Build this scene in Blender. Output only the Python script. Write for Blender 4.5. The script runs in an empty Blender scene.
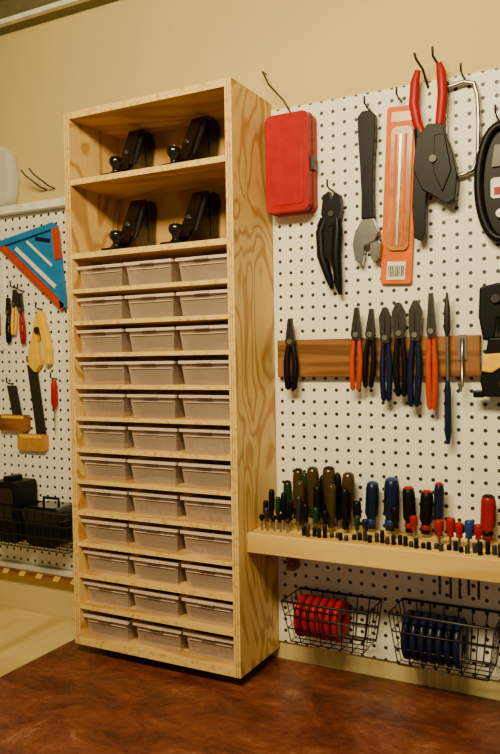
import bpy, bmesh, math, random
from mathutils import Matrix, Vector
random.seed(4)
COL=bpy.context.scene.collection
# ------------------------------------------------------------------ materials
def newmat(name):
    m=bpy.data.materials.new(name); m.use_nodes=True
    nt=m.node_tree; b=nt.nodes['Principled BSDF']
    return m,nt,b
def flat(name,col,rough=.5,metal=0,var=.12,spec=.35,scale=40,alpha=1,trans=0):
    m,nt,b=newmat(name)
    tc=nt.nodes.new('ShaderNodeTexCoord'); n=nt.nodes.new('ShaderNodeTexNoise'); n.inputs['Scale'].default_value=scale
    n.inputs['Detail'].default_value=3
    nt.links.new(tc.outputs['Object'],n.inputs['Vector'])
    r=nt.nodes.new('ShaderNodeValToRGB')
    r.color_ramp.elements[0].position=.3; r.color_ramp.elements[1].position=.7
    r.color_ramp.elements[0].color=(*[c*(1-var) for c in col],1); r.color_ramp.elements[1].color=(*[min(1,c*(1+var)) for c in col],1)
    nt.links.new(n.outputs['Fac'],r.inputs['Fac']); nt.links.new(r.outputs['Color'],b.inputs['Base Color'])
    b.inputs['Roughness'].default_value=rough; b.inputs['Metallic'].default_value=metal
    b.inputs['Specular IOR Level'].default_value=spec; b.inputs['Alpha'].default_value=alpha
    b.inputs['Transmission Weight'].default_value=trans
    return m
def wood(name,c1,c2,stretch=(9,9,1.3),freq=9,rough=.55,dist=.6,pores=.25,lo=.25):
    m,nt,b=newmat(name); N=nt.nodes; L=nt.links
    tc=N.new('ShaderNodeTexCoord'); mp=N.new('ShaderNodeMapping'); mp.inputs['Scale'].default_value=stretch
    L.new(tc.outputs['Object'],mp.inputs['Vector'])
    n=N.new('ShaderNodeTexNoise'); n.inputs['Scale'].default_value=1.0; n.inputs['Detail'].default_value=2; n.inputs['Distortion'].default_value=dist
    L.new(mp.outputs[0],n.inputs['Vector'])
    mu=N.new('ShaderNodeMath'); mu.operation='MULTIPLY'; mu.inputs[1].default_value=freq*6.283; L.new(n.outputs['Fac'],mu.inputs[0])
    s=N.new('ShaderNodeMath'); s.operation='SINE'; L.new(mu.outputs[0],s.inputs[0])
    a=N.new('ShaderNodeMath'); a.operation='MULTIPLY_ADD'; a.inputs[1].default_value=.5; a.inputs[2].default_value=.5; L.new(s.outputs[0],a.inputs[0])
    r=N.new('ShaderNodeValToRGB'); r.color_ramp.elements[0].position=lo; r.color_ramp.elements[1].position=1
    r.color_ramp.elements[0].color=(*c1,1); r.color_ramp.elements[1].color=(*c2,1)
    L.new(a.outputs[0],r.inputs['Fac'])
    n2=N.new('ShaderNodeTexNoise'); n2.inputs['Scale'].default_value=14; n2.inputs['Detail'].default_value=4
    L.new(mp.outputs[0],n2.inputs['Vector'])
    mx=N.new('ShaderNodeMixRGB'); mx.blend_type='MULTIPLY'; mx.inputs['Fac'].default_value=pores
    L.new(r.outputs['Color'],mx.inputs['Color1']); L.new(n2.outputs['Fac'],mx.inputs['Color2'])
    L.new(mx.outputs['Color'],b.inputs['Base Color']); b.inputs['Roughness'].default_value=rough; b.inputs['Specular IOR Level'].default_value=.3
    return m
M={}
M['ply']=wood('plywood_face',(.84,.55,.16),(.56,.28,.055),(6.5,6.5,3.0),9,.5,1.0,.22,.45)
M['plyh']=wood('plywood_shelf_face',(.80,.50,.14),(.56,.28,.06),(1.6,7,7),6,.5)
M['edge']=wood('plywood_edge',(.88,.60,.18),(.62,.34,.07),(90,3,90),1.2,.6,0,.3)
M['back']=wood('plywood_back',(.60,.35,.095),(.42,.21,.045),(4,4,1.6),7,.6)
M['pine']=wood('pine_board',(.82,.55,.15),(.64,.38,.08),(1.2,12,12),4,.5)
M['dark']=wood('stained_board',(.29,.115,.028),(.14,.05,.011),(1.2,16,16),5,.5)
M['gluel']=flat('plywood_glue_line',(.34,.18,.05),.6)
M['lightbench']=wood('pale_bench_top',(.76,.57,.21),(.56,.39,.12),(3,1.2,3),5,.4)
M['plastic']=flat('frosted_plastic',(.66,.48,.35),.2,0,.08,.7,12,.38,0)
M['plasticrim']=flat('frosted_plastic_rim',(.84,.66,.51),.2,0,.05,.7,12,.70,0)
M['stuff1']=flat('hardware_dark',(.06,.04,.03),.5,.3,.5,.5,120)
M['stuff2']=flat('hardware_brass',(.36,.20,.08),.4,.5,.5,.5,120)
M['stuff3']=flat('hardware_grey',(.25,.22,.19),.4,.5,.5,.5,120)
M['blk']=flat('black_plastic',(.0035,.0032,.0032),.42,spec=.15)
M['blkgloss']=flat('black_enamel',(.005,.0045,.0045),.12,spec=.7)
M['steel']=flat('brushed_steel',(.36,.34,.31),.32,1)
M['dsteel']=flat('dark_steel',(.045,.04,.036),.4,.7)
M['chrome']=flat('chrome_steel',(.42,.42,.40),.22,1)
M['red']=flat('red_paint',(.33,.003,.003),.38,spec=.15)
M['redd']=flat('red_grip',(.27,.005,.003),.4,spec=.2)
M['orange']=flat('orange_grip',(.42,.045,.003),.4,spec=.2)
M['ocard']=flat('orange_card',(.62,.115,.002),.4,spec=.12)
M['ocard2']=flat('faded_card',(.44,.17,.045),.2,0,.35,.35,30)
M['white']=flat('white_label',(.75,.72,.62),.5)
M['navy']=flat('navy_grip',(.004,.008,.034),.35,spec=.25)
M['blue']=flat('blue_grip',(.010,.035,.16),.35,spec=.25)
M['sblue']=flat('sky_blue_plastic',(.012,.17,.42),.4)
M['green']=flat('dark_green_grip',(.008,.03,.012),.3,spec=.25)
M['olive']=flat('amber_brown_grip',(.045,.026,.004),.15)
M['yellow']=flat('yellow_plastic',(.80,.44,.003),.4,spec=.15)
M['wire']=flat('black_wire',(.012,.010,.009),.4,.3)
M['bag']=flat('clear_plastic',(.8,.82,.8),.15,0,.05,.5,20,.35)
M['wood']=flat('tool_wood',(.42,.20,.03),.4)
M['trim']=flat('olive_metal_trim',(.13,.11,.045),.5)
M['trimw']=flat('white_trim',(.74,.72,.60),.5)
M['wall']=flat('wall_paint_tan',(.575,.445,.175),.65,0,.06,.25,2.5)
M['ceil']=flat('ceiling_paint',(.15,.12,.05),.8,0,.08,.3,3)
M['floor']=flat('concrete_floor',(.25,.23,.20),.7,0,.15,.3,6)
def pegmat():
    m,nt,b=newmat('pegboard_white'); N=nt.nodes; L=nt.links
    tc=N.new('ShaderNodeTexCoord'); sp=N.new('ShaderNodeSeparateXYZ'); L.new(tc.outputs['Object'],sp.inputs[0])
    def cell(o):
        a=N.new('ShaderNodeMath'); a.operation='PINGPONG'; a.inputs[1].default_value=.0127; L.new(o,a.inputs[0]); 
        p=N.new('ShaderNodeMath'); p.operation='POWER'; p.inputs[1].default_value=2; L.new(a.outputs[0],p.inputs[0]); return p.outputs[0]
    s=N.new('ShaderNodeMath'); s.operation='ADD'; L.new(cell(sp.outputs['X']),s.inputs[0]); L.new(cell(sp.outputs['Z']),s.inputs[1])
    c=N.new('ShaderNodeMath'); c.operation='LESS_THAN'; c.inputs[1].default_value=.0040**2; L.new(s.outputs[0],c.inputs[0])
    mx=N.new('ShaderNodeMixRGB'); mx.inputs['Color1'].default_value=(.80,.765,.635,1); mx.inputs['Color2'].default_value=(.016,.011,.006,1)
    L.new(c.outputs[0],mx.inputs['Fac']); L.new(mx.outputs[0],b.inputs['Base Color']); b.inputs['Roughness'].default_value=.5
    return m
M['peg']=pegmat()
def benchmat():
    m,nt,b=newmat('varnished_brown_bench'); N=nt.nodes; L=nt.links
    tc=N.new('ShaderNodeTexCoord'); mp=N.new('ShaderNodeMapping'); mp.inputs['Scale'].default_value=(1,1.6,1); L.new(tc.outputs['Object'],mp.inputs['Vector'])
    n=N.new('ShaderNodeTexNoise'); n.inputs['Scale'].default_value=7; n.inputs['Detail'].default_value=12; n.inputs['Roughness'].default_value=.8; n.inputs['Distortion'].default_value=.5
    L.new(mp.outputs[0],n.inputs['Vector'])
    r=N.new('ShaderNodeValToRGB'); e=r.color_ramp.elements; e[0].position=.34; e[0].color=(.028,.008,.004,1); e[1].position=.74; e[1].color=(.42,.21,.11,1)
    k=e.new(.46); k.color=(.095,.021,.009,1); k=e.new(.58); k.color=(.175,.044,.016,1)
    L.new(n.outputs['Fac'],r.inputs['Fac']); L.new(r.outputs['Color'],b.inputs['Base Color'])
    n2=N.new('ShaderNodeTexNoise'); n2.inputs['Scale'].default_value=60; n2.inputs['Detail'].default_value=5; L.new(tc.outputs['Object'],n2.inputs['Vector'])
    mr=N.new('ShaderNodeMapRange'); mr.inputs['From Min'].default_value=.3; mr.inputs['From Max'].default_value=.7; mr.inputs['To Min'].default_value=.15; mr.inputs['To Max'].default_value=.55; L.new(n2.outputs['Fac'],mr.inputs['Value']); L.new(mr.outputs[0],b.inputs['Roughness'])
    bp=N.new('ShaderNodeBump'); bp.inputs['Strength'].default_value=.5; bp.inputs['Distance'].default_value=.004; L.new(n2.outputs['Fac'],bp.inputs['Height']); L.new(bp.outputs[0],b.inputs['Normal'])
    return m
M['bench']=benchmat()
# ------------------------------------------------------------------ mesh builder
class MB:
    def __init__(s): s.v=[];s.f=[];s.m=[];s.s=[];s.T=Matrix.Identity(4)
    def add(s,vs,fs,mat,smooth=False):
        o=len(s.v); s.v+=[tuple(s.T@Vector(p)) for p in vs]
        for f in fs: s.f.append([i+o for i in f]); s.m.append(mat); s.s.append(smooth)
    def box(s,x0,x1,y0,y1,z0,z1,mat):
        s.add([(x,y,z) for x in (x0,x1) for y in (y0,y1) for z in (z0,z1)],
              [(0,1,3,2),(4,6,7,5),(0,4,5,1),(2,3,7,6),(0,2,6,4),(1,5,7,3)],mat)
    def prism(s,pts,y0,y1,mat):           # polygon in XZ, extruded over Y
        n=len(pts); s.add([(x,y0,z) for x,z in pts]+[(x,y1,z) for x,z in pts],
              [tuple(range(n)),tuple(range(2*n-1,n-1,-1))]+[(i,(i+1)%n,(i+1)%n+n,i+n) for i in range(n)],mat)
    def tube(s,path,r,mat,seg=8,flat=1.0,closed=False):
        P=[Vector(p) for p in path]; n=len(P); R=r if isinstance(r,(list,tuple)) else [r]*n
        vs=[];fs=[]; ref=Vector((0,1,0))
        for i,p in enumerate(P):
            if closed: d=P[(i+1)%n]-P[i-1]
            else: d=P[min(i+1,n-1)]-P[max(i-1,0)]
            d.normalize(); rf=ref if abs(d.dot(ref))<.95 else Vector((1,0,0))
            a=d.cross(rf).normalized(); b=a.cross(d).normalized()
            for k in range(seg):
                t=2*math.pi*k/seg; vs.append(tuple(p+a*math.cos(t)*R[i]+b*math.sin(t)*R[i]*flat))
        rng=n if closed else n-1
        for i in range(rng):
            j=(i+1)%n
            for k in range(seg): fs.append((i*seg+k,i*seg+(k+1)%seg,j*seg+(k+1)%seg,j*seg+k))
        s.add(vs,fs,mat,True)
        if not closed:
            s.add(vs[:seg],[tuple(range(seg))],mat); s.add(vs[-seg:],[tuple(range(seg))],mat)
    def lathe(s,prof,mat,seg=16,c=(0,0,0),axis='Z',fl=0):
        vs=[];fs=[]
        for r,h in prof:
            for k in range(seg):
                t=2*math.pi*k/seg; rr=r*(1-fl*(k%2)); a,b=rr*math.cos(t),rr*math.sin(t)
                q={'Z':(a,b,h),'X':(h,a,b),'Y':(a,h,b)}[axis]; vs.append((c[0]+q[0],c[1]+q[1],c[2]+q[2]))
        n=len(prof)
        for i in range(n-1):
            for k in range(seg): fs.append((i*seg+k,i*seg+(k+1)%seg,(i+1)*seg+(k+1)%seg,(i+1)*seg+k))
        s.add(vs,fs,mat,True)
        if prof[0][0]>0 and prof[0]!=prof[-1]:
            s.add(vs[:seg],[tuple(range(seg))],mat); s.add(vs[-seg:],[tuple(range(seg))],mat)
    def done(s,name,bevel=0,merge=False):
        names=[]; 
        for m in s.m:
            if m not in names: names.append(m)
        me=bpy.data.meshes.new(name)
        xs=[[p[i] for p in s.v] for i in range(3)]; c=Vector([(min(a)+max(a))/2 for a in xs])
        me.from_pydata([tuple(Vector(p)-c) for p in s.v],[],s.f)
        for m in names: me.materials.append(M[m])
        for p,m,sm in zip(me.polygons,s.m,s.s): p.material_index=names.index(m); p.use_smooth=sm
        bm=bmesh.new(); bm.from_mesh(me); bmesh.ops.recalc_face_normals(bm,faces=bm.faces); bm.to_mesh(me); bm.free()
        o=bpy.data.objects.new(name,me); o.location=c; COL.objects.link(o)
        if bevel:
            b=o.modifiers.new('bevel','BEVEL'); b.width=bevel; b.segments=2; b.limit_method='ANGLE'; b.angle_limit=.7
        return o
def rrect(x0,x1,z0,z1,r,n=5):
    P=[]
    for cx,cz,a in ((x1-r,z1-r,0),(x0+r,z1-r,90),(x0+r,z0+r,180),(x1-r,z0+r,270)):
        for i in range(n+1):
            t=math.radians(a+90*i/n); P.append((cx+r*math.cos(t),cz+r*math.sin(t)))
    return P
# ------------------------------------------------------------------ room
CT=.940            # bench height
def slab(name,b,mat,bevel=0):
    m=MB(); m.box(*b,mat); return m.done(name,bevel)
slab('wall_back',(-2.6,1.4,0,.1,0,2.6),'wall')
slab('wall_left',(-2.7,-2.6,-3,.1,0,2.6),'wall')
slab('floor',(-2.7,1.4,-3,.1,-.1,0),'floor')
slab('ceiling',(-2.7,1.4,-3,.1,2.6,2.7),'ceil')
m=MB(); m.box(-2.6,1.4,-.035,0,2.485,2.6,'trim'); m.box(-2.6,1.4,-.05,-.035,2.485,2.497,'trimw'); m.box(-2.6,1.4,-.05,-.035,2.555,2.57,'trim'); m.done('trim_1')
m=MB(); m.box(-1.21,1.3,-.78,-.001,CT-.035,CT,'bench'); m.box(-1.19,1.28,-.70,-.02,.0,CT-.035,'lightbench'); m.done('workbench',.003)
m=MB(); m.box(-2.59,-1.215,-.80,-.001,CT-.04,CT-.006,'lightbench')
for x in (-2.5,-1.32):
    for y in (-.72,-.1): m.box(x-.04,x+.04,y-.04,y+.04,0,CT-.04,'pine')
m.done('side_table',.003)
slab('pegboard',(-.7145,1.3,-.006,-.0005,.980,2.148),'peg')
slab('pegboard',(-2.59,-1.148,-.006,-.0005,1.065,2.0),'peg')
m=MB(); m.box(-2.59,-1.15,-.03,-.0005,2.001,2.022,'trimw'); m.done('trim_2',.002)
m=MB(); m.box(-2.59,-1.15,-.02,-.0005,1.034,1.064,'trimw'); m.box(-2.59,-1.15,-.026,-.0205,1.034,1.052,'dark')
for i in range(13): 
    x=-1.9+i*.06
    m.prism([(x,1.036),(x+.020,1.036),(x+.030,1.050),(x+.010,1.050)],-.0267,-.026,'pine')
m.done('trim_3')
# ------------------------------------------------------------------ cabinet
X0,X1,D,Z0,Z1=-1.146,-.7154,.1836,.964,2.164
m=MB(); t=.015
def plybox(x0,x1,y0,y1,z0,z1,face):
    m.box(x0,x1,y0+.001,y1,z0,z1,face); m.box(x0,x1,y0,y0+.001,z0,z1,'edge')
plybox(X0,X0+t,-D,-.001,Z0,Z1,'ply'); plybox(X1-t,X1,-D,-.001,Z0,Z1,'ply')
xi0,xi1=X0+t,X1-t
plybox(xi0,xi1,-D,-.001,Z1-.015,Z1,'plyh'); plybox(xi0,xi1,-D,-.001,Z0,Z0+.017,'plyh')
plybox(xi0,xi1,-D+.001,-.008,2.002,2.014,'plyh')
zt=1.850; plybox(xi0,xi1,-D+.001,-.008,zt-.012,zt,'plyh')
zb=Z0+.017; pitch=(zt-.012-zb)/12
for i in range(1,12): plybox(xi0,xi1,-D+.001,-.008,zb+i*pitch-.0060,zb+i*pitch+.0030,'plyh')
m.box(xi0,xi1,-.008,-.001,Z0+.017,Z1-.015,'back')
# dark glue lines of the plies on the side-panel front edges
for xx in (X0,X1-t):
    for k in (.005,.010): m.box(xx+k-.0006,xx+k+.0006,-D-.0003,-D,Z0+.001,Z1-.001,'gluel')
cab=m.done('plywood_drawer_cabinet')
# plastic drawers (shells with contents)
m=MB(); w=(xi1-xi0)/3
for r in range(12):
    zf=zb+r*pitch+(.0032 if r else .0002)
    for c in range(3):
        cx=xi0+w*(c+.5); j=random.uniform(-.002,.002); yf=-D+.016+random.uniform(-.003,.004); yb=-.02
        wb,wt,h=w*.405,w*.445,.0495
        o=[(cx-wb+j,yf+.006,zf),(cx+wb+j,yf+.006,zf),(cx+wb+j,yb,zf),(cx-wb+j,yb,zf)]
        u=[(cx-wt+j,yf,zf+h),(cx+wt+j,yf,zf+h),(cx+wt+j,yb,zf+h),(cx-wt+j,yb,zf+h)]
        m.add(o+u,[(0,1,5,4),(1,2,6,5),(2,3,7,6),(3,0,4,7),(0,1,2,3)],'plastic')
        x0,x1=cx-w*.470+j,cx+w*.470+j
        m.box(x0,x1,yf-.006,yf+.001,zf+h-.005,zf+h+.001,'plasticrim')
        m.box(x0,x0+.004,yf,yb,zf+h-.003,zf+h,'plasticrim'); m.box(x1-.004,x1,yf,yb,zf+h-.003,zf+h,'plasticrim')
        m.box(cx-.018+j,cx+.018+j,yf-.010,yf-.006,zf+h-.004,zf+h,'plasticrim')
        m.box(x0+.010,x1-.010,yf-.0010,yf+.001,zf+h-.015,zf+h-.0138,'plasticrim')
        hh=random.uniform(.004,.032); a=random.uniform(.55,.9); s=random.choice((-1,1))
        xa=cx-wb*.92; xb=cx+wb*.92
        m.prism([(xa,zf+.001),(xb,zf+.001),(xb,zf+hh*(a if s>0 else 1)),(cx,zf+hh*random.uniform(.7,1.3)),(xa,zf+hh*(1 if s>0 else a))],yf+.012+random.uniform(0,.02),yb-.01,random.choice(['stuff1','stuff2','stuff3','stuff1']))
d=m.done('plastic_storage_drawers'); d.parent=cab; d.matrix_parent_inverse=Matrix.Translation(-cab.location)
# ------------------------------------------------------------------ hand planes
def plane(x,y,z,ang,L=.160,s=1.0):
    m=MB(); m.T=Matrix.Translation((x,y,z))@Matrix.Rotation(ang,4,'Z')@Matrix.Diagonal((s,s,s*.96,1))@Matrix.Rotation(math.radians(90),4,'Z')
    a=-L/2
    m.prism([(a,0),(L/2,0),(L/2,.007),(a,.007)],-.028,.028,'blkgloss')
    m.prism([(a,-.0002),(L/2,-.0002),(L/2,.002),(a,.002)],-.0285,.0285,'dsteel')
    cheek=[(a+.012,.006),(a+.030,.012),(a+.046,.028),(a+.066,.042),(a+.086,.042),(a+.108,.026),(a+.125,.012),(L/2-.006,.006)]
    m.prism(cheek,-.028,-.024,'blkgloss'); m.prism(cheek,.024,.028,'blkgloss')
    # frog + iron + lever cap, one leaning stack with rounded top
    m.prism([(a+.058,.010),(a+.064,.006),(a+.112,.006),(a+.116,.050),(a+.112,.092),(a+.104,.096)],-.018,.018,'blkgloss')
    m.prism([(a+.050,.009),(a+.054,.006),(a+.112,.126),(a+.110,.134),(a+.104,.134)],-.021,.021,'dsteel')
    m.prism([(a+.042,.022),(a+.050,.014),(a+.078,.062),(a+.102,.110),(a+.101,.120),(a+.092,.120),(a+.082,.102),(a+.066,.068)],-.016,.016,'blkgloss')
    m.lathe([(.005,a+.060),(.005,a+.068),(.001,a+.069)],'steel',12,(0,0,.070),'X')
    # rear tote with forward-curling horn, close behind the iron
    m.prism([(a+.110,.006),(L/2,.006),(L/2,.018),(L/2-.006,.034),(L/2-.009,.060),(L/2-.005,.088),(L/2+.003,.106),(L/2+.002,.124),(L/2-.008,.135),(L/2-.024,.137),(L/2-.038,.130),(L/2-.036,.112),(L/2-.034,.086),(L/2-.037,.055),(L/2-.036,.030)],-.014,.014,'blkgloss')
    m.lathe([(.013,.006),(.008,.012),(.009,.022),(.0145,.030),(.0165,.038),(.013,.046),(.001,.049)],'blkgloss',20,(a+.020,0,0))
    m.lathe([(.004,.049),(.004,.0505),(.0005,.051)],'steel',10,(a+.020,0,0))
    return m.done('hand_plane',.0018)
plane(-1.030,-.092,2.0145,math.radians(2),s=.97)
plane(-.865,-.092,2.0145,math.radians(-9),s=.98)
plane(-1.030,-.092,1.8505,math.radians(1))
plane(-.865,-.092,1.8505,math.radians(-7))
# ------------------------------------------------------------------ screwdriver shelf
m=MB(); m.box(-.7150,1.3,-.1483,-.0062,1.2118,1.252,'pine')
for x in (-.67,.05,.8): m.box(x-.009,x+.009,-.04,-.0062,1.15,1.2118,'dark')
m.done('tool_shelf',.0015)
def driver(x,y,top,col,r,band=None,base=1.2525,blade=0,name='screwdriver'):
    m=MB(); hl=min(.105,top-base-.008) if r>.009 else top-base-.02
    lean=Matrix.Rotation(random.uniform(-.05,.05),4,'Y')@Matrix.Rotation(random.uniform(-.03,.03),4,'X')
    m.T=Matrix.Translation((x,y,base))@lean@Matrix.Translation((-x,-y,-base))
    zb=top-hl
    m.lathe([(r*.35,zb-.001),(r*.75,zb),(r*.72,zb+hl*.12),(r*.62,zb+hl*.2),(r,zb+hl*.32),(r,zb+hl*.86),(r*.85,zb+hl*.96),(r*.5,top),(0.0005,top)],col,16,(x,y,0),'Z',.10)
    if band: m.lathe([(r*.72,zb+hl*.10),(r*.80,zb+hl*.12),(r*.80,zb+hl*.18),(r*.72,zb+hl*.2)],band,16,(x,y,0)); m.lathe([(r*.86,zb+hl*.97),(r*.5,top+.001),(.0005,top+.002)],band,16,(x,y,0))
    rs=.0032 if r>.009 else .0025
    m.lathe([(rs,base),(rs,zb)],'steel',8,(x,y,0))
    if blade: m.T=Matrix.Identity(4); m.lathe([(rs,1.2118-blade),(rs,1.2115)],'dsteel',8,(x,y,0))
    return m.done(name)
B=[(-.672,1.345,'green',.010,'blk'),(-.650,1.372,'olive',.012,'blk'),(-.610,1.378,'olive',.014,'green'),(-.572,1.380,'olive',.015,'blk'),(-.538,1.372,'olive',.014,None),
   (-.487,1.355,'navy',.014,'blue'),(-.445,1.366,'navy',.016,'blue'),(-.405,1.350,'blk',.013,'redd'),(-.375,1.345,'blk',.013,'redd'),(-.350,1.362,'navy',.010,'redd'),
   (-.258,1.345,'redd',.014,'blk'),(-.222,1.35,'blk',.014,'redd'),(-.18,1.36,'redd',.014,'blk'),(-.14,1.35,'navy',.014,None),(-.590,1.362,'blk',.008,None),(-.555,1.368,'blk',.008,None),(-.630,1.366,'green',.008,None)]
for x,tp,c,r,b in B: driver(x,-.042,tp,c,r,b)
for x,tp,c,r in [(-.628,1.352,'olive',.010),(-.592,1.345,'blk',.009),(-.562,1.35,'olive',.010),(-.530,1.345,'blk',.010),(-.505,1.320,'blk',.009),(-.425,1.315,'blk',.008),(-.390,1.30,'redd',.008)]: driver(x,-.070,tp,c,r)
F=[(-.700,1.31,'blk',.006),(-.686,1.335,'blk',.007),(-.672,1.32,'green',.006),(-.658,1.33,'blk',.007),(-.643,1.315,'blk',.006),(-.626,1.325,'dsteel',.006),(-.607,1.31,'blk',.007),(-.585,1.305,'green',.007),(-.565,1.30,'blk',.007)]
for x,tp,c,r in F: driver(x,-.092,tp,c,r,None,name='nut_driver')
for x,tp,c,r in [(-.698,1.285,'blk',.006),(-.685,1.30,'dsteel',.006),(-.670,1.285,'blk',.006),(-.655,1.29,'blk',.006),(-.640,1.28,'dsteel',.006),(-.49,1.30,'green',.006),(-.472,1.295,'navy',.007)]: driver(x,-.114,tp,c,r,None,name='nut_driver')
for x,tp,c,r,b in [(-.335,1.302,'redd',.009,.05),(-.315,1.308,'redd',.009,.055),(-.298,1.30,'redd',.009,.05),(-.282,1.306,'blue',.009,.045),(-.264,1.30,'redd',.008,.05)]: driver(x,-.095,tp,c,r,None,blade=b)
m=MB()
for i in range(34):
    x=-.60+i*.0115; h=random.choice([.008,.012,.016,.022]); m.lathe([(.0045,1.2522),(.0045,1.2522+h),(.003,1.2545+h)],random.choice(['blk','dsteel','dsteel','blk']),8,(x,-.120+random.uniform(-.010,.008),0))
m.done('driver_bit_set')
# ------------------------------------------------------------------ plier rail
slab('tool_rail',(-.700,-.272,-.024,-.0062,1.567,1.647),'dark',.002)
def pliers(X,Zt,Zb,col,jaw='dsteel',y=-.036,sp=.010,hr=.0065,jw=.011,tilt=0,kind=0,name='pliers'):
    m=MB(); m.T=Matrix.Translation((X,0,(Zt+Zb)/2))@Matrix.Rotation(tilt,4,'Y')
    L=Zt-Zb; T=L/2; P=T-L*.33 
    for s in (-1,1):
        if kind==0: pts=[(s*.0008,T),(s*.004,T),(s*jw*.8,P+L*.12),(s*jw,P),(s*jw*.6,P-L*.06),(0,P-L*.05),(s*.0008,P)]
        else: pts=[(s*.001,T),(s*.005,T-.002),(s*jw*1.2,T-L*.1),(s*jw*1.1,P+.01),(s*jw*.8,P-L*.05),(0,P-L*.05),(s*.001,P+.01)]
        m.prism(pts,y-.005,y+.004,jaw)
        h=[(s*jw*.5,y,P-L*.03),(s*sp*.8,y,P-L*.12),(s*sp*1.1,y,P-L*.28),(s*sp*1.05,y,P-L*.45),(s*sp*.75,y,-T+L*.03),(s*sp*.7,y,-T)]
        m.tube(h,[hr*.55,hr*.8,hr,hr*1.05,hr,hr*.4],col,10,.85)
    m.lathe([(.0055,y-.0075),(.0055,y+.004)],'steel',12,(0,0,P+.001),'Y')
    return m.done(name)
pliers(-.662,1.692,1.540,'blk',sp=.009,hr=.0075)
pliers(-.515,1.709,1.539,'orange',hr=.0055,sp=.008,tilt=.03)
pliers(-.486,1.705,1.545,'blk',hr=.0055,sp=.008,jw=.010,tilt=.06)
pliers(-.453,1.707,1.518,'navy',kind=1,sp=.007,hr=.006,jw=.010)
pliers(-.424,1.715,1.528,'blk',sp=.008,hr=.0065,kind=1,tilt=-.02)
pliers(-.394,1.718,1.508,'navy',kind=1,sp=.008,hr=.0065,tilt=.03)
pliers(-.361,1.730,1.503,'orange',sp=.006,hr=.006,jw=.009)
m=MB(); x=-.331; m.tube([(x,-.034,1.73),(x,-.034,1.70),(x,-.034,1.66),(x,-.034,1.645)],[.002,.006,.007,.0035],'dsteel',10); m.tube([(x,-.034,1.645),(x,-.034,1.56)],.0035,'steel',8)
m.tube([(x,-.034,1.56),(x,-.034,1.545),(x,-.034,1.46),(x,-.034,1.437)],[.004,.0065,.0075,.003],'navy',10); m.done('file')
m=MB(); x=-.304; m.tube([(x,-.0245,1.64),(x,-.03,1.64),(x,-.032,1.60),(x,-.034,1.55),(x,-.05,1.542),(x,-.06,1.556)],.0035,'steel',8); m.box(x-.008,x+.008,-.027,-.0245,1.60,1.648,'steel'); m.done('tool_hook')
# ------------------------------------------------------------------ pegboard hooks
def hook(X,Z,out=.04):
    m=MB(); m.tube([(X,-.0062,Z),(X,-out*.6,Z),(X,-out,Z+.004),(X,-out,Z+.018)],.0022,'dsteel',8); return m.done('pegboard_hook')
for X,Z in [(-.49,2.112),(-.572,1.957),(-.424,2.118),(-.238,2.052),(-.30,2.14)]: hook(X,Z)
m=MB(); m.prism(rrect(-.708,-.607,1.915,2.122,.014),-.028,-.0062,'red'); m.prism(rrect(-.709,-.606,1.914,2.123,.014),-.0295,-.028,'redd'); m.prism(rrect(-.707,-.608,1.916,2.121,.014),-.052,-.0295,'red')
m.prism(rrect(-.695,-.620,1.93,2.107,.008),-.0535,-.052,'red'); m.box(-.612,-.602,-.04,-.02,2.0,2.03,'dsteel')
m.done('metal_tool_case',.0015)
m=MB(); m.tube([(-.728,-.001,2.232),(-.722,-.03,2.226),(-.70,-.045,2.19),(-.668,-.04,2.152),(-.66,-.035,2.135),(-.655,-.03,2.124)],.0018,'wire',8); m.done('hanging_wire')
m=MB(); y=-.025
m.prism([(-.585,1.945),(-.572,1.952),(-.566,1.93),(-.560,1.95),(-.548,1.942),(-.545,1.915),(-.552,1.885),(-.575,1.88),(-.590,1.905)],y-.008,y+.008,'blk')
m.prism([(-.592,1.90),(-.600,1.885),(-.597,1.85),(-.585,1.82),(-.565,1.80),(-.555,1.83),(-.553,1.88),(-.57,1.90)],y-.006,y+.004,'blk')
m.tube([(-.582,y,1.90),(-.594,y,1.87),(-.592,y,1.82),(-.577,y,1.775),(-.570,y,1.75)],[.008,.011,.011,.009,.004],'blk',10)
m.tube([(-.557,y,1.90),(-.556,y,1.87),(-.560,y,1.82),(-.556,y,1.76),(-.552,y,1.738)],[.008,.011,.011,.009,.004],'blk',10)
m.lathe([(.006,y-.011),(.006,y+.008)],'dsteel',12,(-.567,0,1.905),'Y'); m.tube([(-.585,y,1.86),(-.562,y,1.855)],.003,'dsteel',8)
m.done('crimping_pliers')
# adjustable wrench
m=MB(); cx=-.49; y0,y1=-.030,-.016
m.prism([(cx+a,z) for a,z in [(-.009,2.104),(.009,2.104),(.018,2.094),(.018,2.06),(.0135,2.0),(.012,1.94),(.013,1.888),(-.013,1.888),(-.012,1.94),(-.0145,2.0),(-.018,2.06),(-.018,2.094)]],y0-.002,y1+.002,'blk')
m.prism([(cx+a,z) for a,z in [(-.011,1.888),(-.027,1.864),(-.033,1.838),(-.028,1.806),(-.014,1.794),(-.009,1.815),(-.007,1.834),(.004,1.838),(.014,1.842),(.024,1.860),(.012,1.888)]],y0,y1,'chrome')
m.prism([(cx+a,z) for a,z in [(.004,1.839),(.005,1.808),(.014,1.797),(.024,1.808),(.028,1.836),(.022,1.843)]],y0+.001,y1-.001,'chrome')
m.lathe([(.006,cx+.002),(.006,cx+.020)],'dsteel',12,(0,(y0+y1)/2,1.852),'X'); m.lathe([(.006,y0-.001),(.006,y0+.003)],'dsteel',12,(cx,0,2.088),'Y')
m.done('adjustable_wrench',.0015)
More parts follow.
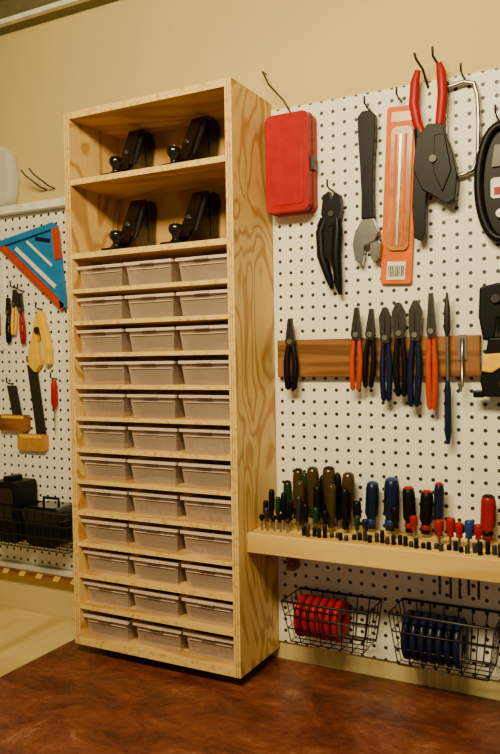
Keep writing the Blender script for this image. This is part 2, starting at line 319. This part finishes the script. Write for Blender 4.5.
# packaged saw blades
m=MB(); m.T=Matrix.Translation((-.428,0,1.93))@Matrix.Rotation(math.radians(3),4,'Y')
m.prism(rrect(-.032,.032,-.176,.176,.006),-.016,-.010,'ocard'); m.prism(rrect(-.020,.024,-.11,.135,.012),-.021,-.016,'ocard2')
for i,x in enumerate((-.012,-.002,.008)): m.box(x,x+.005,-.0225,-.021,-.10,.12,'steel' if i%2 else 'ocard')
m.box(-.019,.019,-.0175,-.016,-.168,-.132,'white')
for i in range(9): m.box(-.0165+i*.0038,-.0150+i*.0038+(.0008 if i%3 else 0),-.0182,-.0175,-.162,-.140,'blk')
m.box(-.022,.022,-.0172,-.016,.145,.165,'ocard2')
m.done('saw_blade_package',.0008)
# red-handled riveter pliers
m=MB(); y=-.034
m.tube([(-.372,y,2.03),(-.385,y,2.06),(-.392,y,2.10),(-.389,y,2.14),(-.383,y,2.162)],[.008,.0095,.010,.0095,.006],'red',10,.8)
m.tube([(-.345,y,2.03),(-.340,y,2.07),(-.336,y,2.11),(-.338,y,2.15),(-.342,y,2.168)],[.008,.0095,.010,.0095,.006],'red',10,.8)
m.tube([(-.383,y,2.05),(-.380,y,2.0),(-.372,y,1.97)],[.009,.010,.010],'blk',10,.8)
m.prism([(-.385,2.03),(-.362,2.055),(-.335,2.05),(-.315,1.99),(-.308,1.95),(-.312,1.905),(-.330,1.897),(-.352,1.915),(-.375,1.93),(-.392,1.97)],y-.010,y+.010,'blk')
m.prism([(-.392,1.975),(-.396,1.90),(-.392,1.838),(-.380,1.832),(-.370,1.845),(-.368,1.92),(-.352,1.95)],y-.006,y+.009,'blk')
m.prism([(-.350,2.03),(-.330,2.03),(-.318,1.96),(-.335,1.92),(-.352,1.96)],y-.013,y-.010,'blk')
m.lathe([(.007,y-.017),(.007,y-.010)],'dsteel',14,(-.352,0,1.985),'Y')
m.done('riveter_pliers',.0015)
m=MB(); m.tube([(-.37,-.0062,2.135),(-.375,-.03,2.165),(-.382,-.05,2.178),(-.385,-.052,2.19)],.0025,'dsteel'); m.done('pegboard_hook')
m=MB(); m.tube([(-.345,-.0062,2.14),(-.345,-.03,2.168),(-.350,-.05,2.178),(-.350,-.052,2.195)],.0025,'dsteel'); m.done('pegboard_hook')
m=MB(); y=-.018; pts=[(-.330,2.125),(-.30,2.130),(-.280,2.124),(-.274,2.10),(-.272,2.05),(-.274,1.985),(-.282,1.962),(-.30,1.955),(-.325,1.952)]
m.tube([(x,y,z) for x,z in pts],.0045,'steel',10); m.tube([(-.330,y,2.125),(-.332,y,2.07),(-.332,y,2.0),(-.328,y,1.952)],.0016,'steel',6); m.tube([(-.333,y,2.135),(-.333,y,2.115)],.006,'dsteel',10)
m.done('coping_saw')
m=MB(); cx,cz=-.232,1.93; P=[(cx+.040*math.cos(t*math.pi/16),-.025,cz+.105*math.sin(t*math.pi/16)) for t in range(32)]
m.tube(P,.009,'blk',10,1,True); P=[(cx+.034*math.cos(t*math.pi/16),cz+.098*math.sin(t*math.pi/16)) for t in range(32)]
m.prism(P,-.022,-.012,'blk'); m.prism(rrect(cx-.018,cx+.022,cz-.028,cz+.010,.006),-.0235,-.022,'white'); m.box(cx-.012,cx+.018,-.0245,-.0235,cz-.022,cz-.008,'redd')
m.prism([(cx-.016,cz+.030),(cx+.018,cz+.030),(cx+.012,cz+.070),(cx-.010,cz+.070)],-.0265,-.022,'dsteel'); m.lathe([(.008,-.032),(.008,-.022)],'steel',14,(cx,0,cz-.058),'Y')
m.done('band_clamp')
m=MB(); m.prism([(-.268,1.735),(-.235,1.742),(-.205,1.735),(-.19,1.70),(-.205,1.68),(-.235,1.675),(-.240,1.64),(-.262,1.635),(-.270,1.68)],-.050,-.0062,'blk'); m.lathe([(.008,-.056),(.008,-.05)],'dsteel',14,(-.238,0,1.712),'Y'); m.done('staple_gun',.004)
m=MB(); m.prism([(-.252,1.64),(-.20,1.64),(-.19,1.60),(-.19,1.53),(-.262,1.53),(-.268,1.56)],-.050,-.022,'blk')
m.prism([(-.258,1.610),(-.225,1.612),(-.222,1.590),(-.245,1.575),(-.264,1.578)],-.056,-.050,'yellow'); m.box(-.282,-.262,-.045,-.030,1.528,1.542,'blk'); m.box(-.25,-.20,-.022,-.0062,1.57,1.60,'dsteel'); m.lathe([(.010,-.053),(.010,-.050)],'dsteel',16,(-.224,0,1.555),'Y'); m.done('tape_measure',.003)
# ------------------------------------------------------------------ wire baskets
def basket(x0,x1,yf,yb,zb,zt,name='wire_basket'):
    m=MB(); i=.014; r=.0015
    def ring(f,rr=r):
        a=i*(1-f); z=zb+(zt-zb)*f
        m.tube([(x0+a,yf+a,z),(x1-a,yf+a,z),(x1-a,yb,z),(x0+a,yb,z)],rr,'wire',6,1,True)
    ring(1,.0026); ring(.66); ring(.33); ring(0)
    n=int((x1-x0)/.026)
    for k in range(n+1):
        f=k/n; xt=x0+(x1-x0)*f; xb=x0+i+(x1-x0-2*i)*f
        m.tube([(xt,yf,zt),(xb,yf+i,zb),(xb,yb,zb),(xt,yb,zt)],r*.8,'wire',5)
    for k in range(1,4):
        f=k/4; yt=yf+(yb-yf)*f; yy=yf+i+(yb-yf-i)*f
        m.tube([(x0,yt,zt),(x0+i,yy,zb),(x1-i,yy,zb),(x1,yt,zt)],r*.8,'wire',5)
    return m.done(name)
basket(-.660,-.475,-.105,-.010,1.020,1.106)
basket(-.432,-.235,-.105,-.010,1.012,1.114)
basket(-1.52,-1.225,-.115,-.012,1.140,1.238)
def spools(xs,col,cy,cz,R,name):
    m=MB()
    for x in xs:
        m.lathe([(R*.35,x-.006),(R*.9,x-.0065),(R,x-.004),(R,x+.004),(R*.9,x+.0065),(R*.35,x+.006),(R*.35,x-.006)],col,28,(0,cy+random.uniform(-.002,.002),cz),'X')
    return m.done(name)
spools([-.632+i*.0165 for i in range(6)],'redd',-.054,1.065,.043,'tape_rolls')
spools([-.405+i*.0165 for i in range(7)],'navy',-.054,1.060,.047,'tape_rolls')
m=MB(); m.prism(rrect(-1.505,-1.41,1.144,1.30,.010),-.095,-.02,'blk'); m.prism(rrect(-1.495,-1.42,1.20,1.285,.008),-.098,-.095,'blkgloss'); m.box(-1.47,-1.445,-.080,-.035,1.30,1.312,'blk'); m.done('black_tool_box',.004)
m=MB(); m.prism(rrect(-1.385,-1.265,1.144,1.225,.03,8),-.095,-.025,'blk'); m.prism(rrect(-1.388,-1.262,1.200,1.246,.022,8),-.098,-.022,'blkgloss'); m.tube([(-1.35,-.06,1.244),(-1.35,-.06,1.262),(-1.30,-.06,1.262),(-1.30,-.06,1.244)],.004,'blk',8); m.done('plastic_tool_case',.008)
# ------------------------------------------------------------------ left pegboard tools
m=MB(); A,Bb,C=(-1.525,1.925),(-1.335,1.957),(-1.308,1.745)
m.prism([A,Bb,C],-.014,-.010,'sblue')
def bar(p,q,w,y0,y1,mat):
    d=Vector((q[0]-p[0],q[1]-p[1])).normalized(); n=Vector((-d.y,d.x))*w/2
    m.prism([(p[0]+n.x,p[1]+n.y),(q[0]+n.x,q[1]+n.y),(q[0]-n.x,q[1]-n.y),(p[0]-n.x,p[1]-n.y)],y0,y1,mat)
bar(A,C,.018,-.020,-.008,'orange'); bar(A,Bb,.016,-.022,-.008,'sblue'); bar(Bb,C,.018,-.020,-.008,'sblue')
bar((-1.325,1.95),(-1.318,1.87),.022,-.0235,-.0205,'orange')
bar((-1.47,1.910),(-1.335,1.800),.010,-.0165,-.014,'white'); bar((-1.43,1.925),(-1.345,1.855),.006,-.0165,-.014,'white'); bar((-1.40,1.93),(-1.35,1.92),.010,-.0165,-.014,'navy')
m.done('rafter_square')
pliers(-1.478,1.80,1.68,'yellow',y=-.018,sp=.006,hr=.004,jw=.007,tilt=.08,name='needle_nose_pliers')
pliers(-1.452,1.79,1.655,'redd',y=-.018,sp=.006,hr=.004,jw=.007,tilt=-.06,name='needle_nose_pliers')
pliers(-1.500,1.78,1.66,'blk',y=-.018,sp=.006,hr=.004,jw=.007,tilt=.02,name='needle_nose_pliers')
m=MB(); y=-.02
m.prism([(-1.395,1.735),(-1.378,1.74),(-1.365,1.70),(-1.350,1.64),(-1.352,1.60),(-1.368,1.60),(-1.375,1.66),(-1.384,1.69)],y-.008,y+.010,'yellow')
m.prism([(-1.40,1.73),(-1.388,1.70),(-1.395,1.66),(-1.385,1.60),(-1.405,1.58),(-1.428,1.60),(-1.425,1.64),(-1.41,1.68)],y-.006,y+.010,'yellow')
m.lathe([(.009,y-.011),(.009,y-.006)],'dsteel',14,(-1.39,0,1.69),'Y'); m.done('spring_clamp',.003)
def square(xt,zt,xb,zb,hx0,hx1,hz,mat):
    m=MB(); m.prism([(xt-.017,zt),(xt+.017,zt),(xb+.017,zb),(xb-.017,zb)],-.014,-.011,'dsteel'); 
    m.prism(rrect(hx0,hx1,hz-.022,hz+.022,.006),-.022,-.0062,mat); m.box(hx0+.01,hx1-.01,-.023,-.022,hz+.012,hz+.02,'yellow'); m.done('try_square',.0015)
square(-1.425,1.60,-1.395,1.40,-1.475,-1.378,1.395,'wood')
square(-1.50,1.545,-1.478,1.45,-1.54,-1.44,1.445,'dark')
# small awl and marking gauge filling the left board
m=MB(); x=-1.345; m.tube([(x,-.018,1.56),(x,-.018,1.55),(x,-.018,1.50),(x,-.018,1.485)],[.004,.008,.009,.004],'red',10); m.tube([(x,-.018,1.485),(x,-.018,1.42)],[.002,.0008],'steel',6); m.done('scratch_awl')
m=MB(); m.prism(rrect(-1.60,-1.525,1.64,1.875,.006),-.012,-.0062,'white'); m.box(-1.59,-1.535,-.013,-.012,1.80,1.85,'sblue'); m.box(-1.59,-1.535,-.013,-.012,1.68,1.74,'redd'); m.done('hanging_card')
m=MB(); m.prism([(-1.56,2.18),(-1.50,2.185),(-1.465,2.16),(-1.455,2.09),(-1.465,2.03),(-1.50,2.024),(-1.57,2.03)],-.04,-.004,'bag'); m.done('plastic_bag',.012)
for dx in (0,.028):
    m=MB(); m.tube([(-1.37+dx,-.001,2.055),(-1.375+dx,-.02,2.06),(-1.395+dx,-.05,2.085),(-1.405+dx,-.055,2.10)],.0022,'dsteel'); m.done('pegboard_hook')
for X,Z in [(-1.478,1.806),(-1.452,1.796),(-1.425,1.606),(-1.39,1.745),(-1.50,1.55),(-1.345,1.563)]: hook(X,Z,.03)
# ------------------------------------------------------------------ lights
def area(name,loc,tgt,size,power,col):
    l=bpy.data.lights.new(name,'AREA'); l.shape='RECTANGLE'; l.size=size[0]; l.size_y=size[1]; l.energy=power; l.color=col
    o=bpy.data.objects.new(name,l); COL.objects.link(o); o.location=loc
    o.rotation_euler=(Vector(tgt)-Vector(loc)).to_track_quat('-Z','Y').to_euler(); return o
area('ceiling_light',(-.45,-1.30,2.50),(-.65,-.2,1.40),(.8,.22),45,(1,.82,.46))
w=bpy.data.worlds.new('World'); bpy.context.scene.world=w; w.use_nodes=True
w.node_tree.nodes['Background'].inputs[0].default_value=(1,.86,.56,1); w.node_tree.nodes['Background'].inputs[1].default_value=.25
# ------------------------------------------------------------------ camera
cam=bpy.data.cameras.new('camera'); c=bpy.data.objects.new('camera',cam); COL.objects.link(c); bpy.context.scene.camera=c
cam.sensor_fit='HORIZONTAL'; cam.sensor_width=36; cam.lens=741.2/500*36; cam.clip_start=.01
R=Matrix.Rotation(.4863,4,'Z')@Matrix.Rotation(math.pi/2-.0277,4,'X')@Matrix.Rotation(-.0163,4,'Z')
R.translation=Vector((0,-1.4761,1.6128)); c.matrix_world=R
